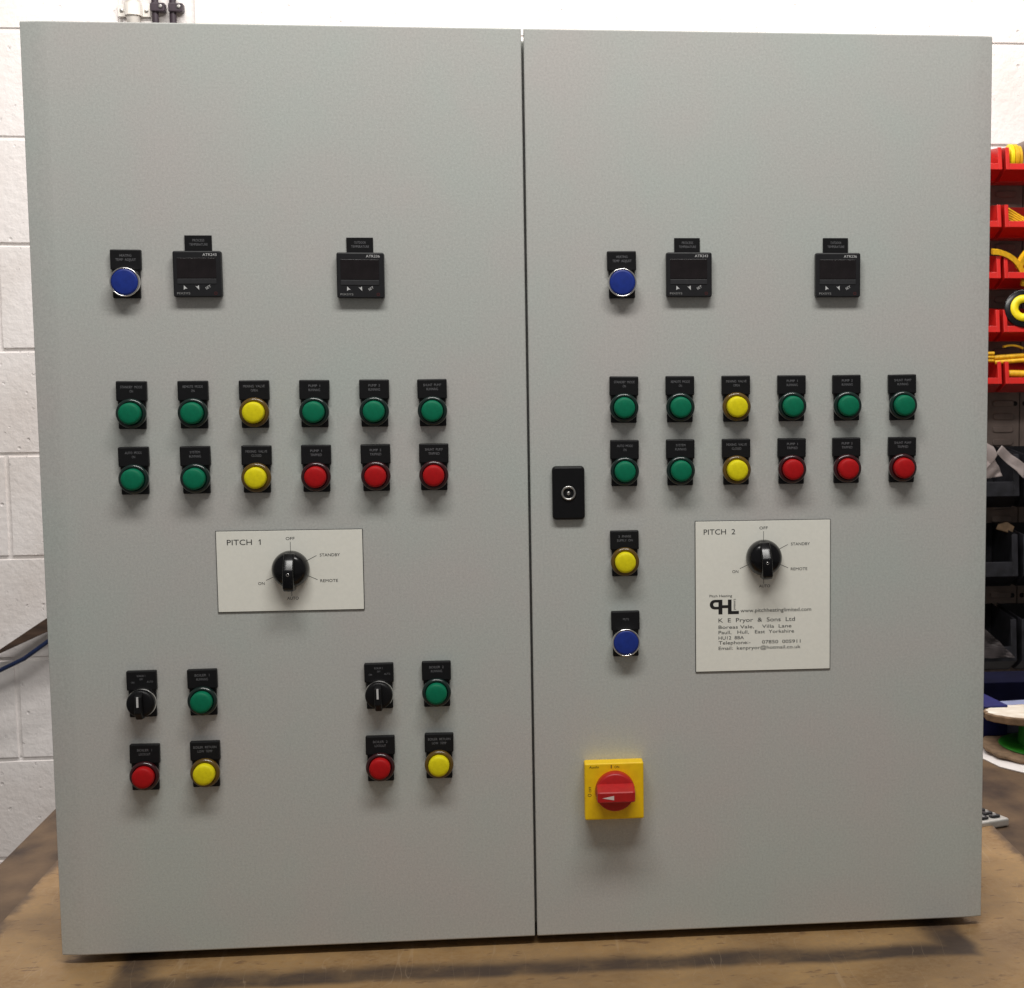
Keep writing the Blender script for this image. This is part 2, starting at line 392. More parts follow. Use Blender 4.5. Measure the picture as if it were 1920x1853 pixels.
for r in range(-5, 11):
    zt = J0 + 0.227 - r * PZ                       # joint above this course
    off = 0.0819 if r % 2 == 0 else 0.0819 + PX / 2 - 0.049
    if zt > 2.5 or zt < -0.8: continue
    for k in range(-7, 8):
        x0 = off + k * PX + 0.0055; x1 = x0 + PX - 0.011
        if x1 < -3.1 or x0 > 3.1: continue
        warped_block(x0 + (0.0 if r % 2 == 0 else 0), x1, zt - PZ + 0.0055, zt - 0.0055)
o = wl.build('wall')
tag(o, 'white painted concrete block wall behind the grey cabinet', 'wall', kind='structure')

# workbench
BZ = -0.016
bn = empty('workbench', 'dark brown timber workbench top that the hardboard sheet and cabinet stand on', 'workbench', (0.5, 0.5, -0.92))
b = MB(); b.box((-1.18, -0.85, 0.864), (1.1, 0.77, 0.904), 'bench', 0.002); b.build('bench_top', bn)
for x in (-1.08, 1.0):
    for y in (-0.75, 0.67):
        b = MB(); b.box((x - 0.035, y - 0.035, 0), (x + 0.035, y + 0.035, 0.8635), 'darkwood', 0.002); b.build('leg', bn)
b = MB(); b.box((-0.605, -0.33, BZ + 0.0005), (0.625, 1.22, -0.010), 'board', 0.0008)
tag(b.build('hardboard_sheet'), 'worn tan hardboard sheet under the grey cabinet with a dark rectangular mark', 'board')

# ================================================================== control cabinet
cab = empty('control_cabinet', 'large light grey two door control cabinet covered with pilot lights and switches', 'control cabinet')
b = MB()   # body: shell with open front lip
b.box((-0.492, 0.022, 0.006), (0.492, 0.30, 0.959), 'grey', 0.003)
b.build('body', cab)
for x in (-0.45, 0.45):
    for y in (0.06, 0.26):
        f = MB(); f.lathe([(0, 0), (0.018, 0), (0.018, 0.0155), (0, 0.0155)], 'rubber', 20, Matrix.Rotation(R(-90), 4, 'X') @ Matrix.Identity(4))
        f.build('rubber_foot', cab, (x, y, -0.0097))
H = 0.9673
def door(x0, x1, hinge):
    """folded door leaf; the hinge edge falls back 3.5 mm over its last 22 mm"""
    m = MB(); bv = 0.0016
    if hinge < 0:
        fold = [(0.0006 + 0.0254 * k / 12, 0.0034 * (1 - k / 12) ** 1.35) for k in range(13)]
        out = [(x0, 0.019), (x0, 0.0046)] + [(x0 + a, d) for a, d in fold] + [ (x1 - bv, 0), (x1 - bv * .3, bv * .3), (x1, bv), (x1, 0.019)]
    else:
        out = [(x0, 0.019), (x0, bv), (x0 + bv * .3, bv * .3), (x0 + bv, 0), ] + [(x1 - 0.0006 - 0.0254 * k / 12, 0.0024 * (1 - k / 12) ** 1.7) for k in range(12, -1, -1)] + [(x1, 0.0034), (x1, 0.019)]
    # stacked outlines: the front face rolls back by 1.2 mm at the top and bottom edge
    b = bmesh.new(); rings = []
    for z, back in ((0.0, 0.0012), (0.0004, 0.0004), (0.0013, 0.0), (H - 0.0013, 0.0), (H - 0.0004, 0.0004), (H, 0.0012)):
        rings.append([b.verts.new((x, y + (back if y < 0.01 else 0), z)) for x, y in out])
    n = len(out)
    for A, B in zip(rings, rings[1:]):
        for k in range(n): b.faces.new((A[k], A[(k + 1) % n], B[(k + 1) % n], B[k]))
    b.faces.new(rings[0][::-1]); b.faces.new(rings[-1])
    bmesh.ops.recalc_face_normals(b, faces=b.faces[:])
    m.merge(b, 'grey')
    return m.build('door', cab)
tag(door(-0.500, -0.0002, -1), 'left cabinet door with the Pitch 1 devices')
tag(door(0.0022, 0.500, 1), 'right cabinet door with the Pitch 2 devices and the door lock')

Y0 = 0.0
# shared meshes -----------------------------------------------------
def mesh_of(mb, name):
    me = bpy.data.meshes.new(name); mb.bm.to_mesh(me); mb.bm.free()
    for m in mb.mats: me.materials.append(M[m])
    return me
b = MB()   # square base of an operator, 27 mm wide, centre of the round part at the origin
b.rplate(0, -0.001, 0.0275, 0.0305, 0.0012, 0, -0.004, 'black', 0.0006)
b.lathe([(0.0130, 0.003), (0.0135, 0.004), (0.0135, 0.009), (0.0128, 0.0095)], 'black', 40)
me_base = mesh_of(b, 'holder')
me_lens, me_collar = {}, {}
for c in ('green', 'red', 'yellow'):
    b = MB(); b.lathe([(0.0128, 0.004), (0.0150, 0.0048), (0.0153, 0.0060), (0.0153, 0.0092), (0.0147, 0.0105), (0.0131, 0.0114), (0.0116, 0.0112), (0.0112, 0.0100)], c + '_collar', 48)
    me_collar[c] = mesh_of(b, 'collar')
    b = MB(); b.lathe([(0.0111, 0.0100), (0.0110, 0.0176), (0.0108, 0.0187), (0.0100, 0.0195), (0.0083, 0.0201), (0.0048, 0.0204), (0, 0.0205)], c, 48)
    me_lens[c] = mesh_of(b, 'lens')
b = MB(); b.lathe([(0.0125, 0.003), (0.0143, 0.0045), (0.0150, 0.0080), (0.0150, 0.0120), (0.0147, 0.0130), (0.0140, 0.0133), (0.0134, 0.0128), (0.0132, 0.0110)], 'chrome', 48)
me_bezel = mesh_of(b, 'bezel')
b = MB(); b.lathe([(0.0132, 0.008), (0.0132, 0.0122), (0.0128, 0.0129), (0.0110, 0.0132), (0, 0.0133)], 'blue', 48)
me_button = mesh_of(b, 'button')
b = MB(); b.lathe([(0.0125, 0.003), (0.0140, 0.0045), (0.0149, 0.0065), (0.0149, 0.0085), (0.0140, 0.0095)], 'chrome', 48); me_selbezel = mesh_of(b, 'bezel')
b = MB()   # black selector knob with a full-height grip
b.lathe([(0.0140, 0.0085), (0.0144, 0.0100), (0.0142, 0.0150), (0.0132, 0.0164), (0.0110, 0.0170), (0, 0.0172)], 'black', 48)
b.prism([(-0.012, 0.0140), (-0.027, 0.0100), (-0.028, -0.0080), (-0.022, -0.0152), (-0.010, -0.0158)], -0.0036, 0.0036, 'black', 'x', 0.0012)
b.box((-0.0010, -0.02845, -0.0010), (0.0010, -0.02770, 0.0098), 'ctltext')
me_knob = mesh_of(b, 'knob')

def legend(lines, kind='two'):
    """engraved legend plate above an operator; origin at its own centre, 30 x 20 mm"""
    m = MB(); m.rplate(0, 0, 0.0305, 0.0205, 0.0013, 0, -0.0058, 'label', 0.0011)
    y = -0.00595
    if kind == 'sel':
        m.text(lines[0], 0, 0.0042, y, 0.0019, 'labeltext', align='c', xs=0.8)
        m.text('OFF', 0, 0.0006, y, 0.0018, 'labeltext', align='c', xs=0.8)
        m.text('ON', -0.0088, -0.0026, y, 0.0019, 'labeltext', align='c', xs=0.8)
        m.text('AUTO', 0.0088, -0.0022, y, 0.0019, 'labeltext', align='c', xs=0.8)
    elif len(lines) == 1:
        m.text(lines[0], 0.0005, 0.0006, y, 0.0022, 'labeltext', align='c', xs=0.8)
    else:
        for k, t in enumerate(lines):
            t = t.replace(' ', '  ')
            m.text(t, 0.0003, 0.0030 - 0.0043 * k, y, 0.0025, 'labeltext', align='c', width=0.00168 * len(t))
    return m

def operator(kind, colour, x, top, lines, label, group):
    """x = centre of the legend plate, top = its top edge, both in metres on the door"""
    name = {'lamp': 'pilot_light', 'push': 'push_button', 'sel': 'selector_switch'}[kind]
    cz = top - 0.0330
    o = link(name, me_base, cab, (x, Y0, cz), (0, R(random.uniform(-0.7, 0.7)), 0)); tag(o, label, None, group)
    legend(lines, 'sel' if kind == 'sel' else 'two').build('legend_plate', o, (0, 0, 0.0330 - 0.0103))
    if kind == 'lamp':
        link('collar', me_collar[colour], o); link('lens', me_lens[colour], o)
    elif kind == 'push':
        link('bezel', me_bezel, o); link('button', me_button, o)
    else:
        link('bezel', me_selbezel, o); link('knob', me_knob, o, rot=(0, R(random.uniform(-3, 3)), 0))
    return o

TOPS = (0.6072, 0.5397)
XL = (-0.4040, -0.3422, -0.2806, -0.2198, -0.1584, -0.0984)
XR = (0.1022, 0.1620, 0.2222, 0.2823, 0.3424, 0.4034)
ROW = ((('green', ('STANDBY MODE', 'ON')), ('green', ('REMOTE MODE', 'ON')), ('yellow', ('MIXING VALVE', 'OPEN')),
        ('green', ('PUMP 1', 'RUNNING')), ('green', ('PUMP 2', 'RUNNING')), ('green', ('SHUNT PUMP', 'RUNNING'))),
       (('green', ('AUTO MODE', 'ON')), ('green', ('SYSTEM', 'RUNNING')), ('yellow', ('MIXING VALVE', 'CLOSED')),
        ('red', ('PUMP 1', 'TRIPPED')), ('red', ('PUMP 2', 'TRIPPED')), ('red', ('SHUNT PUMP', 'TRIPPED'))))
for side, XS in (('left', XL), ('right', XR)):
    for r in range(2):
        for k in range(6):
            c, ln = ROW[r][k]
            operator('lamp', c, XS[k], TOPS[r] + (0.0015 if side == 'right' else 0), ln,
                     '%s pilot light marked %s on the %s door' % (c, ' '.join(ln).lower(), side), 'pilot lights on the cabinet doors')
PL = 'pilot lights on the cabinet doors'; PB = 'blue push buttons on the cabinet doors'
operator('push', 'blue', -0.4044, 0.7407, ('HEATING', 'TEMP ADJUST'), 'blue chrome rimmed push button top left on the left door', PB)
operator('push', 'blue', 0.1014, 0.7398, ('HEATING', 'TEMP ADJUST'), 'blue chrome rimmed push button top left on the right door', PB)
operator('push', 'blue', 0.1018, 0.3574, ('MUTE',), 'blue chrome rimmed push button low on the right door under the single yellow light', PB)
operator('lamp', 'yellow', 0.1016, 0.4444, ('3 PHASE', 'SUPPLY ON'), 'single yellow pilot light left of the Pitch 2 plate on the right door', PL)
SW = 'black selector switches on the left door'
operator('sel', None, -0.4050, 0.3057, ('BOILER 1',), 'black selector switch marked boiler 1, furthest left low on the left door', SW)
operator('sel', None, -0.1606, 0.3075, ('BOILER 2',), 'black selector switch marked boiler 2, low near the door gap', SW)
operator('lamp', 'green', -0.3432, 0.3057, ('BOILER 1', 'RUNNING'), 'green pilot light beside the boiler 1 selector switch', PL)
operator('lamp', 'red', -0.4052, 0.2275, ('BOILER 1', 'LOCKOUT'), 'red pilot light below the boiler 1 selector switch', PL)
operator('lamp', 'yellow', -0.3431, 0.2288, ('BOILER RETURN', 'LOW TEMP'), 'yellow pilot light in the bottom left group on the left door', PL)
operator('lamp', 'green', -0.1004, 0.3080, ('BOILER 2', 'RUNNING'), 'green pilot light beside the boiler 2 selector switch', PL)
operator('lamp', 'red', -0.1613, 0.2289, ('BOILER 2', 'LOCKOUT'), 'red pilot light below the boiler 2 selector switch', PL)
operator('lamp', 'yellow', -0.0994, 0.2299, ('BOILER RETURN', 'LOW TEMP'), 'yellow pilot light in the bottom right group on the left door', PL)

# temperature controllers
def controller(x, top, model, tabx, tabtop, t1, label):
    cz = top - 0.0234
    m = MB(); m.rplate(0, 0, 0.0482, 0.0468, 0.0022, 0, -0.0085, 'ctl', 0.0012)
    y = -0.0087
    m.text(model, 0.0130, 0.0183, y, 0.0026, 'ctltext', width=0.0140, align='c')
    m.text('PIXSYS', -0.0205, -0.0205, y, 0.0020, 'ctltext2', width=0.0130)
    o = m.build('temperature_controller', cab, (x, Y0, cz), (0, R(random.uniform(-0.4, 0.4)), 0)); tag(o, label, None, 'square temperature controllers on the doors')
    w = MB(); w.rplate(0, 0, 0.0390, 0.0205, 0.0008, -0.0070, -0.0089, 'ctlwin', 0.0003); w.build('display', o, (-0.0005, 0, 0.0060))
    w = MB(); w.rplate(0, 0, 0.0390, 0.0052, 0.0006, -0.0070, -0.0090, 'ctlstrip', 0.0003); w.build('key_strip', o, (-0.0005, 0, -0.0074))
    w = MB()
    yy = -0.0088
    w.poly([(-0.0136, -0.0114), (-0.0100, -0.0150), (-0.0118, -0.0146), (-0.0138, -0.0160)], yy, 'ctltext')
    w.poly([(-0.0022, -0.0120), (-0.0004, -0.0128), (0.0014, -0.0112), (0.0016, -0.0160)], yy, 'ctltext')
    w.text('SET', 0.0088, -0.0158, yy, 0.0024, 'ctltext', width=0.0056, rot=R(30))
    w.lathe([(0.0011, 0.0088), (0.0016, 0.0088)], 'redprint', 16, Matrix.Translation((0.0180, 0, -0.0195)))
    w.build('keys', o)
    p = MB(); p.rplate(0, 0, 0.0272, 0.0185, 0.0005, 0, -0.0018, 'label', 0.0004)
    p.text(t1, 0.0004, 0.0030, -0.0020, 0.0024, 'labeltext', align='c', width=0.0118)
    p.text('TEMPERATURE', 0.0004, -0.0012, -0.0020, 0.0024, 'labeltext', align='c', width=0.0182)
    q = p.build('name_plate', cab, (tabx, Y0, tabtop - 0.00925)); tag(q, 'small black plate reading %s temperature above the controller' % t1.lower())
controller(-0.3330, 0.7392, 'ATR243', -0.3322, 0.7553, 'PROCESS', 'black square temperature controller beside the blue button on the left door')
controller(-0.1690, 0.7378, 'ATR236', -0.1695, 0.7534, 'OUTDOOR', 'black square temperature controller standing alone on the left door')
controller(0.1722, 0.7384, 'ATR243', 0.1708, 0.7537, 'PROCESS', 'black square temperature controller beside the blue button on the right door')
controller(0.3317, 0.7380, 'ATR236', 0.3300, 0.7540, 'OUTDOOR', 'black square temperature controller standing alone on the right door')

# engraved plates with rotary switches
def dial(m, cx, cz, y):
    def tick(a, r0, r1):
        d = Vector((math.cos(R(a)), math.sin(R(a)))); n = Vector((-d.y, d.x)) * 0.00022
        p0, p1 = d * r0, d * r1
        m.poly([(cx + q.x, cz + q.y) for q in (p0 + n, p1 + n, p1 - n, p0 - n)], y, 'ink')
    tick(90, 0.018, 0.0285); tick(27, 0.018, 0.0298); tick(-24, 0.018, 0.0295); tick(204.5, 0.018, 0.0285); tick(-90, 0.018, 0.0288)
    c = 0.0030
    m.text('OFF', cx, cz + 0.0305, y, c, 'ink', width=0.0090, align='c')
    m.text('STANDBY', cx + 0.0300, cz + 0.0125, y, c, 'ink', width=0.0208)
    m.text('REMOTE', cx + 0.0298, cz - 0.0148, y, c, 'ink', width=0.0182)
    m.text('ON', cx - 0.0342, cz - 0.0165, y, c, 'ink', width=0.0066)
    m.text('AUTO', cx + 0.0010, cz - 0.0328, y, c, 'ink', width=0.0120, align='c')
def rotary(x, z, ang, label):
    m = MB()
    m.lathe([(0.0190, 0.0015), (0.0194, 0.0030), (0.0192, 0.0080), (0.0182, 0.0125), (0.0160, 0.0165), (0.0120, 0.0190), (0, 0.0200)], 'blackgloss', 56)
    o = m.build('rotary_switch', cab, (x, Y0, z), (0, R(ang), 0)); tag(o, label, None, 'black rotary switches on the white plates')
    g = MB(); g.prism([(-0.008, 0.0182), (-0.0165, 0.0178), (-0.0225, 0.0115), (-0.0295, 0.0008), (-0.0300, -0.0030), (-0.0285, -0.0180), (-0.0240, -0.0212), (-0.0040, -0.0222), (-0.0040, -0.010)], -0.0056, 0.0056, 'blackgloss', 'x', 0.0018, 3)
    g.lathe([(0.0011, 0.0300), (0.0014, 0.0302), (0.0016, 0.0299)], 'chrome', 16, Matrix.Translation((0, 0, -0.003)))
    for f in g.bm.faces: f.smooth = True
    g.build('handle', o)
PT = 'white engraved plates around the rotary switches'
# Pitch 1
px0, px1, pz0, pz1 = -0.3253, -0.1741, 0.3648, 0.4508
m = MB(); m.rplate((px0 + px1) / 2, (pz0 + pz1) / 2, px1 - px0, pz1 - pz0, 0.0004, 0, -0.0012, 'label', 0.0003)
m.rplate((px0 + px1) / 2, (pz0 + pz1) / 2, px1 - px0 - 0.0012, pz1 - pz0 - 0.0012, 0.0003, -0.0012, -0.0016, 'white_plate', 0.0002)
YP = -0.00175
m.text('PITCH  1', px0 + 0.0115, pz1 - 0.0150, YP, 0.0056, 'ink', width=0.0345)
m.poly([(px0 + 0.0452, pz1 - 0.0094), (px0 + 0.0452, pz1 - 0.0102), (px0 + 0.0438, pz1 - 0.0116), (px0 + 0.0438, pz1 - 0.0109)], YP - 0.00002, 'ink')
dial(m, -0.2490, 0.4098, YP)
tag(m.build('switch_plate', cab), 'white plate engraved Pitch 1 on the left door', None, PT)
rotary(-0.2490, 0.4098, 1.0, 'black rotary switch on the Pitch 1 plate')
# Pitch 2
px0, px1, pz0, pz1 = 0.1776, 0.3258, 0.2880, 0.4530
m = MB(); m.rplate((px0 + px1) / 2, (pz0 + pz1) / 2, px1 - px0, pz1 - pz0, 0.0004, 0, -0.0012, 'label', 0.0003)
m.rplate((px0 + px1) / 2, (pz0 + pz1) / 2, px1 - px0 - 0.0012, pz1 - pz0 - 0.0012, 0.0003, -0.0012, -0.0016, 'white_plate', 0.0002)
m.text('PITCH  2', px0 + 0.0095, pz1 - 0.0148, YP, 0.0056, 'ink', width=0.0342)
dial(m, 0.2522, 0.4125, YP)
T = lambda d: pz1 - d
m.text('Pitch Heating', px0 + 0.0155, T(0.0830), YP, 0.0026, 'inkdark', width=0.0245)
lx, lz = px0 + 0.0157, T(0.0859)          # logo block
def lr(x0, x1, d0, d1): m.poly([(lx + x0, lz - d0), (lx + x1, lz - d0), (lx + x1, lz - d1), (lx + x0, lz - d1)], YP, 'inkdark')
lr(0.0095, 0.0138, 0, 0.0160); lr(0.0138, 0.0198, 0.0060, 0.0092); lr(0.0198, 0.0238, 0, 0.0160); lr(0.0238, 0.0318, 0.0126, 0.0160)
oc, ic = [], []
for k in range(9):
    a = R(90 + k * 22.5)
    oc.append((lx + 0.0052 + 0.0052 * math.cos(a), lz - 0.0052 + 0.0052 * math.sin(a)))
    ic.append((lx + 0.0062 + 0.0024 * math.cos(a), lz - 0.0052 + 0.0024 * math.sin(a)))
oc = [(lx + 0.0095, lz)] + oc + [(lx + 0.0095, lz - 0.0104)]; ic = [(lx + 0.0095, lz - 0.0028)] + ic + [(lx + 0.0095, lz - 0.0076)]
for i in range(len(oc) - 1): m.poly([oc[i], oc[i + 1], ic[i + 1], ic[i]], YP, 'inkdark')
m.text('Limited', lx + 0.0262, lz + 0.0004, YP, 0.0024, 'inkdark', width=0.0115, rot=R(-90))
m.text('www.pitchheatinglimited.com', px0 + 0.0493, T(0.1002), YP, 0.0040, 'inkdark', width=0.0776)
XT = px0 + 0.0252
m.text('K  E  Pryor  &  Sons  Ltd', XT, T(0.1108), YP, 0.0044, 'ink', width=0.0838)
m.text('Boreas Vale,    Villa  Lane', XT, T(0.1178), YP, 0.0036, 'ink', width=0.0800)
m.text('Paull,   Hull,   East  Yorkshire', XT, T(0.1236), YP, 0.0036, 'ink', width=0.0828)
m.text('HU12  8BA', XT, T(0.1296), YP, 0.0035, 'ink', width=0.0276)
m.text('Telephone:-      07850  005911', XT, T(0.1350), YP, 0.0036, 'ink', width=0.0900)
m.text('Email:  kenpryor@hotmail.co.uk', XT, T(0.1410), YP, 0.0036, 'ink', width=0.0900)
tag(m.build('switch_plate', cab), 'white plate engraved Pitch 2 with logo and address on the right door', None, PT)
rotary(0.2522, 0.4125, -3.0, 'black rotary switch on the Pitch 2 plate')

# door lock
m = MB(); m.rplate(0, 0, 0.0345, 0.0570, 0.0042, 0, -0.0062, 'black', 0.0022)
o = m.build('door_lock', cab, (0.0424, Y0, 0.4856)); tag(o, 'black rounded lock plate with a chrome insert beside the door gap')
m = MB(); m.lathe([(0.0078, 0.0060), (0.0078, 0.0072), (0.0072, 0.0080), (0.0060, 0.0078), (0.0054, 0.0066), (0.0052, 0.0040), (0.0020, 0.0040), (0.0019, 0.0070), (0.0012, 0.0076), (0, 0.0077)], 'steel', 40)
m.build('lock_insert', o)

# main switch
sx, sz = 0.0870, 0.1640
m = MB(); m.box((-0.0318, -0.0190, -0.0312), (0.0318, 0.0, 0.0310), 'swyellow', 0.0018, 3)
y = -0.01912
m.text('I', -0.0035, 0.0252, y, 0.0038, 'inkdark', width=0.0009); m.text('ON', 0.0004, 0.0253, y, 0.0026, 'inkdark', width=0.0050)
m.text('O', -0.0246, -0.0052, y, 0.0040, 'inkdark', width=0.0032, rot=R(90)); m.text('OFF', -0.0248, -0.0002, y, 0.0026, 'inkdark', width=0.0062, rot=R(90))
m.text('Ausdio', -0.0270, 0.0258, y, 0.0026, 'inkdark', width=0.0105, shear=0.25)
o = m.build('main_switch', cab, (sx, Y0, sz)); tag(o, 'yellow isolator switch with red knob at the bottom of the right door')
m = MB(); m.lathe([(0.0210, 0.0120), (0.0213, 0.0140), (0.0211, 0.0220), (0.0200, 0.0245), (0.0185, 0.0252), (0, 0.0254)], 'swred', 56)
b2 = bmesh.new()
# grip across the knob, its ends following the round outline
prof = [(0.0098, 0.0250), (0.0050, 0.0405), (0.0038, 0.0418), (-0.0055, 0.0418), (-0.0066, 0.0405), (-0.0098, 0.0250)]
secs = []
for k in range(13):
    t = -1 + 2 * k / 12; x = 0.0204 * math.sin(t * math.pi / 2)
    sc = 1 if abs(t) < 0.7 else 1 - 0.35 * ((abs(t) - 0.7) / 0.3) ** 2
    secs.append([b2.verts.new((x, -(0.0250 + (h - 0.0250) * (1 if abs(t) < 0.75 else 1 - 0.3 * ((abs(t) - 0.75) / 0.25) ** 2)), zz * sc)) for zz, h in prof])
for A, B in zip(secs, secs[1:]):
    for i in range(len(prof) - 1): b2.faces.new((A[i], A[i + 1], B[i + 1], B[i]))
b2.faces.new(secs[0]); b2.faces.new(secs[-1][::-1]); bmesh.ops.recalc_face_normals(b2, faces=b2.faces[:])
m.merge(b2, 'swred')
m.poly([(-0.0150, -0.0012), (-0.0025, 0.0012), (-0.0025, -0.0036)], -0.04195, 'swwhite')
m.build('knob', o, (0.0005, -0.0068, 0.0018))

# ================================================================== wall fittings top left
WF = 1.995
m = MB(); m.tube([(-0.811, WF - 0.014, z) for z in (1.20, 1.5, 2.0, 2.55)], 0.0135, 'pipe', 20)
tag(m.build('conduit_pipe'), 'white plastic conduit pipe running up the wall above the left door', 'pipe')
sd = empty('saddle_clip', 'white saddle clip with two screws holding the conduit pipe', 'clip', (-0.811, WF, 1.366))
m = MB(); arc = [(-0.034, 0.0), (-0.034, -0.003), (-0.0185, -0.003)]
for k in range(9):
    a = R(180 - k * 22.5); arc.append((0.0175 * math.cos(a), -0.014 - 0.0175 * math.sin(a)))
arc += [(0.0185, -0.003), (0.034, -0.003), (0.034, 0.0), (0.0160, 0.0)]
for k in range(9):
    a = R(k * 22.5); arc.append((0.0145 * math.cos(a), -0.014 - 0.0145 * math.sin(a)))
arc.append((-0.0160, 0.0))
m.prism(arc, -0.013, 0.013, 'pipe', 'z', 0.0006); m.build('strap', sd)
for x in (-0.0255, 0.0255):
    m = MB(); m.lathe([(0.0045, 0.002), (0.0045, 0.0045), (0.003, 0.0055), (0, 0.0050)], 'steel', 16); m.build('screw', sd, (x, 0, 0))
for x, lab in ((-0.7655, 'black cable on the wall, next to the white conduit'), (-0.7285, 'black cable on the wall, furthest from the white conduit')):
    m = MB(); m.tube([(x, WF - 0.010, z) for z in (1.20, 1.33, 1.6, 2.0, 2.55)], 0.0075, 'blackcable', 14)
    tag(m.build('cable'), lab, 'cable', 'black cables clipped to the wall')
for x, lab in ((-0.7590, 'black cable clip touching the white saddle clip'), (-0.7210, 'black cable clip on the outer black cable')):
    c = empty('cable_clip', lab, 'clip', (x, WF, 1.371), group='black clips on the wall cables')
    m = MB(); m.rplate(0, 0, 0.0310, 0.0185, 0.003, 0, -0.0215, 'blackcable', 0.002); m.build('clip_body', c)
    m = MB(); m.lathe([(0.0040, 0.0210), (0.0040, 0.0235), (0.0025, 0.0242), (0, 0.0230)], 'steel', 16); m.build('screw', c, (0.007, 0, 0.0015))

m = MB(); m.box((-0.683, WF - 0.010, 1.10), (-0.592, WF + 0.004, 2.55), 'pipe', 0.0012)
tag(m.build('cable_trunking'), 'flat white cable trunking on the wall right of the black cables', 'trunking')
# lower left: dark batten and blue cable on the wall
m = MB(); m.prism([(-1.168, -0.030), (-1.139, -0.0076), (-1.0408, 0.0573), (-0.80, 0.205), (-0.80, 0.105), (-1.0409, 0.0278), (-1.139, -0.0159)], 1.94, 1.985, 'darkwood', 'y', 0.0012)
tag(m.build('wooden_batten'), 'tapered dark brown wooden batten on the white wall left of the cabinet', 'batten')
m = MB(); m.tube([(-1.42, 1.95, -0.13), (-1.28, 1.945, -0.105), (-1.20, 1.94, -0.080), (-1.135, 1.93, -0.050), (-1.084, 1.93, -0.026), (-1.035, 1.93, 0.0087), (-0.97, 1.93, 0.055), (-0.85, 1.94, 0.12), (-0.75, 1.96, 0.16)], 0.0048, 'bluecable', 12)
tag(m.build('cable'), 'thin blue cable hanging in front of the wall below the wooden batten', 'cable')

# ================================================================== storage on the right
for x0, x1, lab in ((0.80, 1.1487, 'brown grey louvred panel directly right of the cabinet behind the bins'), (1.1507, 1.50, 'brown grey louvred panel at the right edge of the picture, past the seam')):
    m = MB(); m.box((x0, 1.972, -0.20), (x1, 1.984, 1.070), 'panel', 0.001)
    n = int((x1 - x0) / 0.068)
    for c in range(n):
        cx = (x1 - 0.039 if x1 < 1.2 else x0 + 0.039) + (-c if x1 < 1.2 else c) * 0.068
        for r in range(41):
            z = 1.045 - r * 0.0298
            m.rplate(cx, z, 0.050, 0.0150, 0.0072, 1.9715, 1.9675, 'panel', 0.0022)
    for hz in (0.5083, 0.4040, 0.74, 0.95, 0.28, 0.06):
        m.lathe([(0.0, 0.0), (0.0036, 0.0), (0.0048, 0.001), (0.0058, 0.0)], 'rubber', 16, Matrix.Translation(((x1 - 0.0105) if x1 < 1.2 else (x0 + 0.0105), 1.9712, hz)))
    tag(m.build('louvred_panel'), lab, 'louvred panel', 'louvred panels on the wall')

def bin_mesh(w, d, hside, lip, drop, fl, mt):
    """front lip bottom at origin; opens towards -y; back at +d"""
    m = MB(); t = 0.0022; bz = -drop
    side = [(0.0, 0.0), (0.010, hside), (d, hside + 0.008), (d, bz), (0.058, bz)]
    for s in (-1, 1):
        xa = s * (w / 2 - t); xb = s * w / 2
        m.prism(side, min(xa, xb), max(xa, xb), mt, 'x', 0.0004, 1)
        # flange down the front edge
        xa = s * (w / 2 - fl)
        m.prism([(-0.0020, 0.0), (0.0075, hside), (0.0125, hside), (0.0035, 0.0)], min(xa, xb), max(xa, xb), mt, 'x', 0.0008)
    m.box((-w / 2 + t, d - t, bz), (w / 2 - t, d, hside + 0.006), mt)
    m.box((-w / 2 + t, 0.058, bz), (w / 2 - t, d - t, bz + t), mt)
    m.prism([(0.0, 0.001), (0.058, bz + 0.001), (0.060, bz + 0.0035), (0.003, 0.004)], -w / 2 + t, w / 2 - t, mt, 'x')
    m.prism([(-0.0020, 0.0), (0.0005, lip), (0.0055, lip), (0.0035, 0.0)], -w / 2 + fl, w / 2 - fl, mt, 'x', 0.0008)
    return mesh_of(m, 'storage_bin')
RB = bin_mesh(0.100, 0.145, 0.049, 0.0135, 0.020, 0.0085, 'binred')
rows = ((1.0246, 'top row'), (0.9003, 'second row'), (0.7890, 'third row'), (0.6712, 'fourth row'), (0.5573, 'bottom row'))
hold = ('the white reel', 'dark odds and ends', 'nothing in sight', 'nothing in sight', 'a short yellow strip')
for i, (z, rn) in enumerate(rows):
    for j, cx in enumerate((1.0055, 1.1140)):
        o = link('storage_bin', RB, None, (cx + (0.006 if i == 4 else 0.0), 1.822, z), (0, 0, R(random.uniform(-1.0, 1.0))))
        tag(o, 'red storage bin in the %s, %s' % (rn, 'half hidden by the cabinet' if j == 0 else 'at the right edge of the picture'), 'storage bin', 'red bins hooked on the louvred panel')
BB = bin_mesh(0.155, 0.200, 0.092, 0.032, 0.030, 0.013, 'binblack')
for z, rn, in ((0.3120, 'uppermost'), (0.1340, 'middle'), (-0.0560, 'lowest')):
    for cx, side in ((1.0105, 'beside the cabinet'), (1.178, 'at the very right edge')):
        o = link('storage_bin', BB, None, (cx, 1.768, z)); tag(o, '%s dusty black storage bin %s below the red ones' % (rn, side), 'storage bin', 'black bins hooked on the louvred panel')

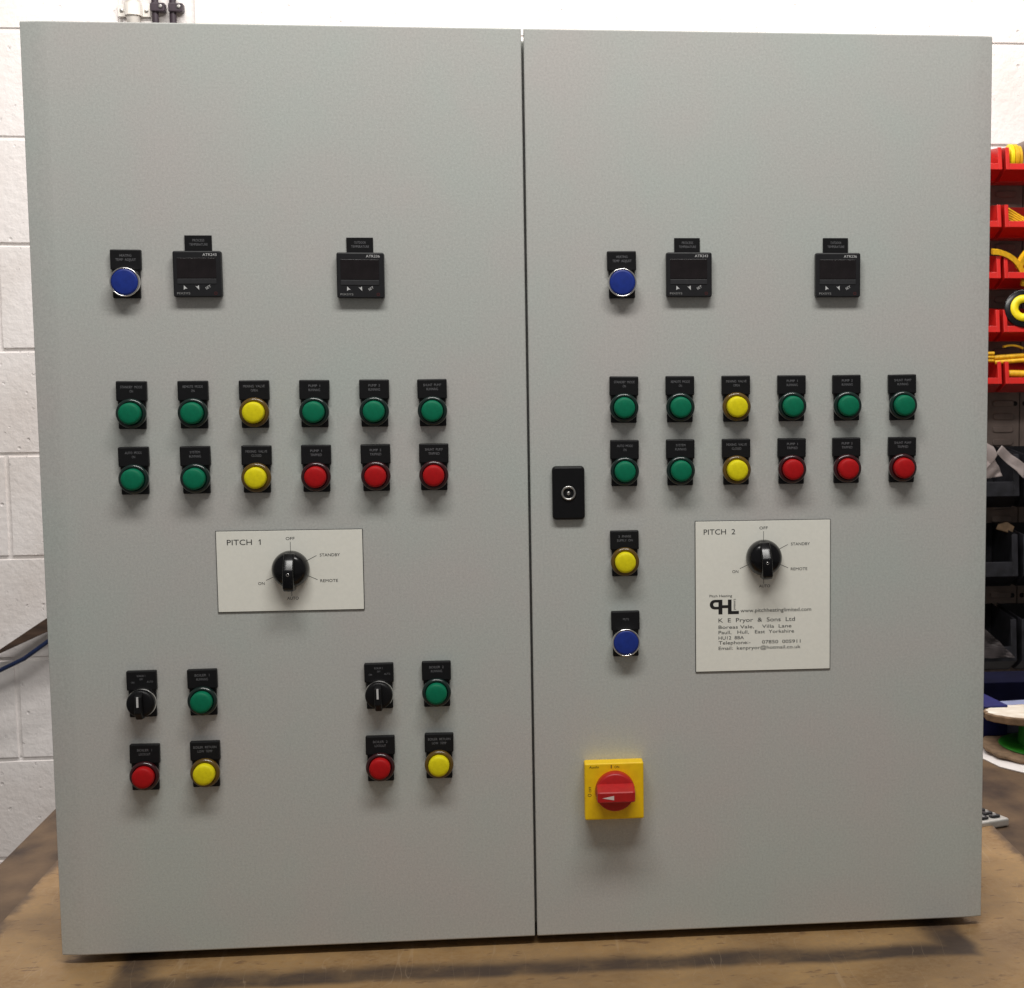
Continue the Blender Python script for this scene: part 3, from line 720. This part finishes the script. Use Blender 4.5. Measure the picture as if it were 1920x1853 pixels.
def reel(name, x, y, z, r, w, mt, label, axis='x', hole=0.3, rot=(0, 0, 0), cat='reel', group=None):
    m = MB(); X = Matrix.Rotation(R(90), 4, 'Z') if axis == 'x' else Matrix.Identity(4)
    pr = [(r * hole, 0), (r * 0.96, 0), (r, w * 0.12)]
    n = 4
    for k in range(n):
        a = w * (0.15 + 0.7 * k / n); pr += [(r, a), (r * 0.965, a + w * 0.07)]
    pr += [(r, w * 0.88), (r * 0.96, w), (r * hole, w), (r * hole, 0)]
    m.lathe(pr, mt, 36, X)
    o = m.build(name, None, (x, y, z), rot); tag(o, label, cat, group); return o
YG = 'yellow cable markers in the red bins'
reel('marker_reel', 1.0790, 1.862, 1.052, 0.0320, 0.0085, 'bryellow', 'bright yellow marker reel standing at the left in the top right red bin', group=YG)
reel('marker_reel', 1.0895, 1.862, 1.052, 0.0320, 0.0085, 'mkyellow', 'second yellow marker reel in the top right red bin', group=YG)
reel('marker_reel', 1.1000, 1.864, 1.050, 0.0310, 0.0060, 'mkyellow', 'third, thinner yellow marker reel in the top right red bin', group=YG)
reel('dark_reel', 1.1400, 1.915, 1.058, 0.0400, 0.012, 'panel', 'dark grey disc standing behind the yellow reels in the top right red bin', axis='y', hole=0.2)
reel('white_reel', 1.0150, 1.862, 1.050, 0.0260, 0.012, 'cardwhite', 'cream white reel in the top left red bin', hole=0.3)
def strip_loop(cx, cy, cz, r, a0, a1, wd, rot, label, mt='mkyellow', name='marker_strip', th=0.011):
    m = MB(); b = bmesh.new(); n = 28; prev = None
    for k in range(n + 1):
        a = R(a0 + (a1 - a0) * k / n); rr = r * (1 + 0.004 * (k % 2))
        q = [b.verts.new((p * math.cos(a), y, p * math.sin(a))) for p, y in ((rr, -wd / 2), (rr + th, -wd / 2), (rr + th, wd / 2), (rr, wd / 2))]
        if prev:
            for i in range(4): b.faces.new((prev[i], prev[(i + 1) % 4], q[(i + 1) % 4], q[i]))
        else: b.faces.new(q)
        prev = q
    b.faces.new(prev[::-1]); bmesh.ops.recalc_face_normals(b, faces=b.faces[:]); m.merge(b, mt)
    o = m.build(name, None, (cx, cy, cz), rot); tag(o, label, 'marker strip', YG)
m = MB()
for k in range(5):
    o5 = 0.0052 * k
    m.prism([(1.0725, 0.9420 - o5 * 1.15), (1.0760, 0.9440 - o5 * 1.15), (1.1500, 0.9010 - o5 * 0.75), (1.1480, 0.8975 - o5 * 0.75)], 1.838 - 0.001 * k, 1.856, 'mkyellow', 'y', 0.0008)
tag(m.build('marker_strip'), 'orange yellow ribbed strips sloping across the second right red bin', 'marker strip', YG)
strip_loop(1.040, 1.842, 0.775, 0.068, -5, 88, 0.016, (R(10), R(-4), R(0)), 'curved yellow strip arching out of the third right red bin')
strip_loop(1.165, 1.850, 0.800, 0.062, 95, 170, 0.016, (R(10), 0, R(10)), 'second yellow strip at the right edge of the third right red bin')
strip_loop(1.090, 1.850, 0.5900, 0.050, 100, 150, 0.014, (0, R(40), R(0)), 'dull yellow strip inside the bottom right red bin', th=0.004)
# facing reel: black disc, yellow core
fr = empty('marker_reel', 'black reel with a bright yellow face in the fourth red bin down', 'reel', (1.110, 1.835, 0.722), (R(-8), 0, R(-6)), YG)
m = MB(); m.lathe([(0.012, 0), (0.041, 0), (0.042, 0.003), (0.042, 0.011), (0.040, 0.012), (0.028, 0.012), (0.012, 0.012), (0.012, 0)], 'blackgloss', 40); m.build('outer_disc', fr)
m = MB(); m.lathe([(0.0125, 0.0125), (0.0290, 0.0125), (0.0295, 0.014), (0.0290, 0.016), (0.0125, 0.016), (0.0120, 0.0125)], 'bryellow', 40); m.build('face_ring', fr)
def ribbed(x0, x1, y, z, r, label, rot=0, mt='mkyellow'):
    m = MB(); n = 14
    pr = [(0, 0)]
    for k in range(n): h = (x1 - x0) * k / n; pr += [(r, h), (r * 0.93, h + (x1 - x0) / n * 0.6)]
    pr += [(r, x1 - x0), (0, x1 - x0)]
    m.lathe(pr, mt, 12, Matrix.Rotation(R(90), 4, 'Z')); o = m.build('marker_roll', None, (x0, y, z), (0, R(rot), 0)); tag(o, label, 'marker roll', YG)
for k in range(3): ribbed(0.985, 1.0500, 1.846 + 0.002 * k, 0.6245 - 0.0078 * k, 0.0046, ('topmost', 'middle', 'lowest')[k] + ' of three short yellow ribbed rolls above the bottom left red bin')
ribbed(1.050, 1.165, 1.850, 0.6150, 0.0055, 'upper long brown yellow roll lying above the bottom right red bin', -4, 'mkyellow')
ribbed(1.052, 1.165, 1.845, 0.6045, 0.0050, 'lower long brown yellow roll lying above the bottom right red bin', -4, 'mkyellow')
ribbed(1.080, 1.160, 1.835, 0.5800, 0.0080, 'yellow roll lying in the bottom right red bin', 2)
reel('marker_reel', 1.000, 1.85, 0.580, 0.0100, 0.022, 'mkyellow', 'small yellow roll end in the bottom left red bin', group=YG)

def crumple(name, patches, n, amp, mt, label, seed):
    """thin crumpled film: each patch is spanned by four corner points"""
    m = MB()
    for pi, pts in enumerate(patches):
        b = bmesh.new(); g = []
        A, B, C, D = [Vector(p) for p in pts]
        nrm = (B - A).cross(D - A).normalized()
        for i in range(n + 1):
            row = []
            for k in range(n + 1):
                u, v = i / n, k / n
                p = (A * (1 - u) + B * u) * (1 - v) + (D * (1 - u) + C * u) * v
                q = p * 22 + Vector((seed + pi, 0, 0))
                d = 1 - abs(noise.noise(q)) * 2.2
                p = p + nrm * (amp * d) + Vector((noise.noise(q * 1.3) * amp * 0.7, 0, noise.noise(q * 1.7) * amp * 0.7))
                row.append(b.verts.new(p))
            g.append(row)
        for i in range(n):
            for k in range(n): b.faces.new((g[i][k], g[i + 1][k], g[i + 1][k + 1], g[i][k + 1]))
        for f in b.faces: f.smooth = pi != 0
        m.merge(b, mt)
    o = m.build(name); tag(o, label, 'bag')
    s = o.modifiers.new('s', 'SOLIDIFY'); s.thickness = 0.0006
    return o
crumple('plastic_bag', (((0.995, 1.760, 0.440), (1.022, 1.758, 0.422), (1.034, 1.756, 0.405), (1.005, 1.76, 0.368)),
                        ((1.031, 1.756, 0.407), (1.045, 1.758, 0.423), (1.100, 1.752, 0.381), (1.094, 1.750, 0.352)),
                        ((0.990, 1.765, 0.380), (1.030, 1.760, 0.395), (1.050, 1.765, 0.355), (0.990, 1.770, 0.350))), 14, 0.006, 'bag', 'crumpled pinkish clear plastic bag spilling from the uppermost black bin beside the cabinet', 1.0)
crumple('plastic_bag', (((0.975, 1.750, 0.040), (1.000, 1.750, 0.030), (1.080, 1.752, -0.042), (0.975, 1.752, -0.050)),), 14, 0.006, 'bagdark', 'grimy see-through plastic bag hanging over the lowest black bin beside the cabinet', 5.0)

m = MB(); m.prism([(-0.02, 0), (0.018, -0.004), (0.022, 0.014), (0.004, 0.022), (-0.016, 0.012)], 0, 0.004, 'card', 'y', 0.0004)
tag(m.build('cardboard_scrap', None, (1.078, 1.840, 0.228), (R(-25), R(12), 0)), 'small torn cardboard scrap sticking out of the middle black bin', 'scrap')
# things at the back right of the bench ---------------------------------
Z0 = BZ + 0.0006
m = MB(); m.box((-0.10, -0.06, 0), (0.038, 0.06, 0.064), 'bluebox', 0.0015); tag(m.build('blue_carton', None, (0.745, 0.915, Z0), (0, 0, R(8))), 'deep blue carton behind the cable drum beside the cabinet', 'carton')
m = MB(); m.box((-0.012, -0.03, 0), (0.055, 0.04, 0.052), 'palebox', 0.001); tag(m.build('pale_blue_carton', None, (0.801, 0.905, Z0), (0, 0, R(8))), 'small pale blue carton between the deep blue carton and the green wire', 'carton')
m = MB(); m.box((0, -0.05, 0), (0.42, 0.05, 0.050), 'navy', 0.0015); tag(m.build('navy_carton', None, (0.78, 1.16, Z0), (0, 0, R(0))), 'long dark blue carton at the back of the bench below the black bins', 'carton')
m = MB()
b = bmesh.new(); pts = [(-0.125, 0.098), (-0.113, 0.040), (-0.098, -0.030), (-0.060, -0.088), (-0.02, -0.108), (0.10, -0.13), (0.15, 0.06), (0.0, 0.12)]
m.prism([(x, y) for x, y in pts], 0, 0.0012, 'paper', 'z', 0)
tag(m.build('paper_sheet', None, (0.830, 0.735, Z0), (0, 0, 0)), 'torn white paper sheet under the green cable drum', 'paper')
dr = empty('cable_drum', 'cardboard cable drum wound with green wire on the bench at the right edge', 'cable drum', (0.838, 0.795, Z0 + 0.0020), (R(2), R(3), 0))
jit = lambda s: (lambda i: 0.0048 * noise.noise(Vector((i * 0.45, s, 0))) + 0.0022 * noise.noise(Vector((i * 2.1, s, 4))))
UP = Matrix.Rotation(R(-90), 4, 'X')
m = MB(); m.lathe([(0, 0), (0.106, 0), (0.1075, 0.003), (0.106, 0.006), (0, 0.006)], 'card', 72, UP, jit(1)); m.build('lower_flange', dr)
pr = [(0.03, 0.006)]
for k in range(9): pr += [(0.049, 0.0075 + k * 0.0046), (0.0465, 0.0098 + k * 0.0046)]
pr += [(0.03, 0.0495)]
m = MB(); m.lathe(pr, 'greenwire', 48, UP)
m.lathe([(0.049, 0.0064), (0.078, 0.0064), (0.080, 0.0078), (0.078, 0.0092), (0.049, 0.0100)], 'greenwire', 48, UP); m.build('wire_winding', dr)
m = MB(); m.lathe([(0, 0.0500), (0.096, 0.0500), (0.0985, 0.0530), (0.0965, 0.0560), (0.0992, 0.0592), (0.098, 0.0622), (0, 0.0622)], 'card', 72, UP, jit(7))
m.lathe([(0.0, 0.0626), (0.094, 0.0626), (0.0945, 0.0624)], 'cardwhite', 72, UP, jit(9)); m.build('upper_flange', dr, (-0.004, 0, 0), (R(-7), R(-2), 0))

# calculator
ca = empty('calculator', 'silver calculator with black keys, one corner showing beside the cabinet', 'calculator', (0.652, 0.392, Z0 + 0.000), (0, 0, R(21)))
m = MB(); m.prism([(-0.150, 0), (0, 0), (0, 0.078), (-0.150, 0.078)], 0.0, 0.0115, 'silver', 'z', 0.0030, 3); m.build('case', ca)
for i in range(5):
    for k in range(4):
        m = MB(); m.rplate(0, 0, 0.0150, 0.0115, 0.004, 0, -0.0035, 'keys', 0.0012)
        m.rplate(0, 0, 0.0050, 0.0035, 0.0005, -0.0030, -0.0037, 'ctltext2', 0.0001)
        m.build('key', ca, (-0.0155 - i * 0.0195, 0.0140 + k * 0.0165, 0.0114), (R(-90), 0, 0))
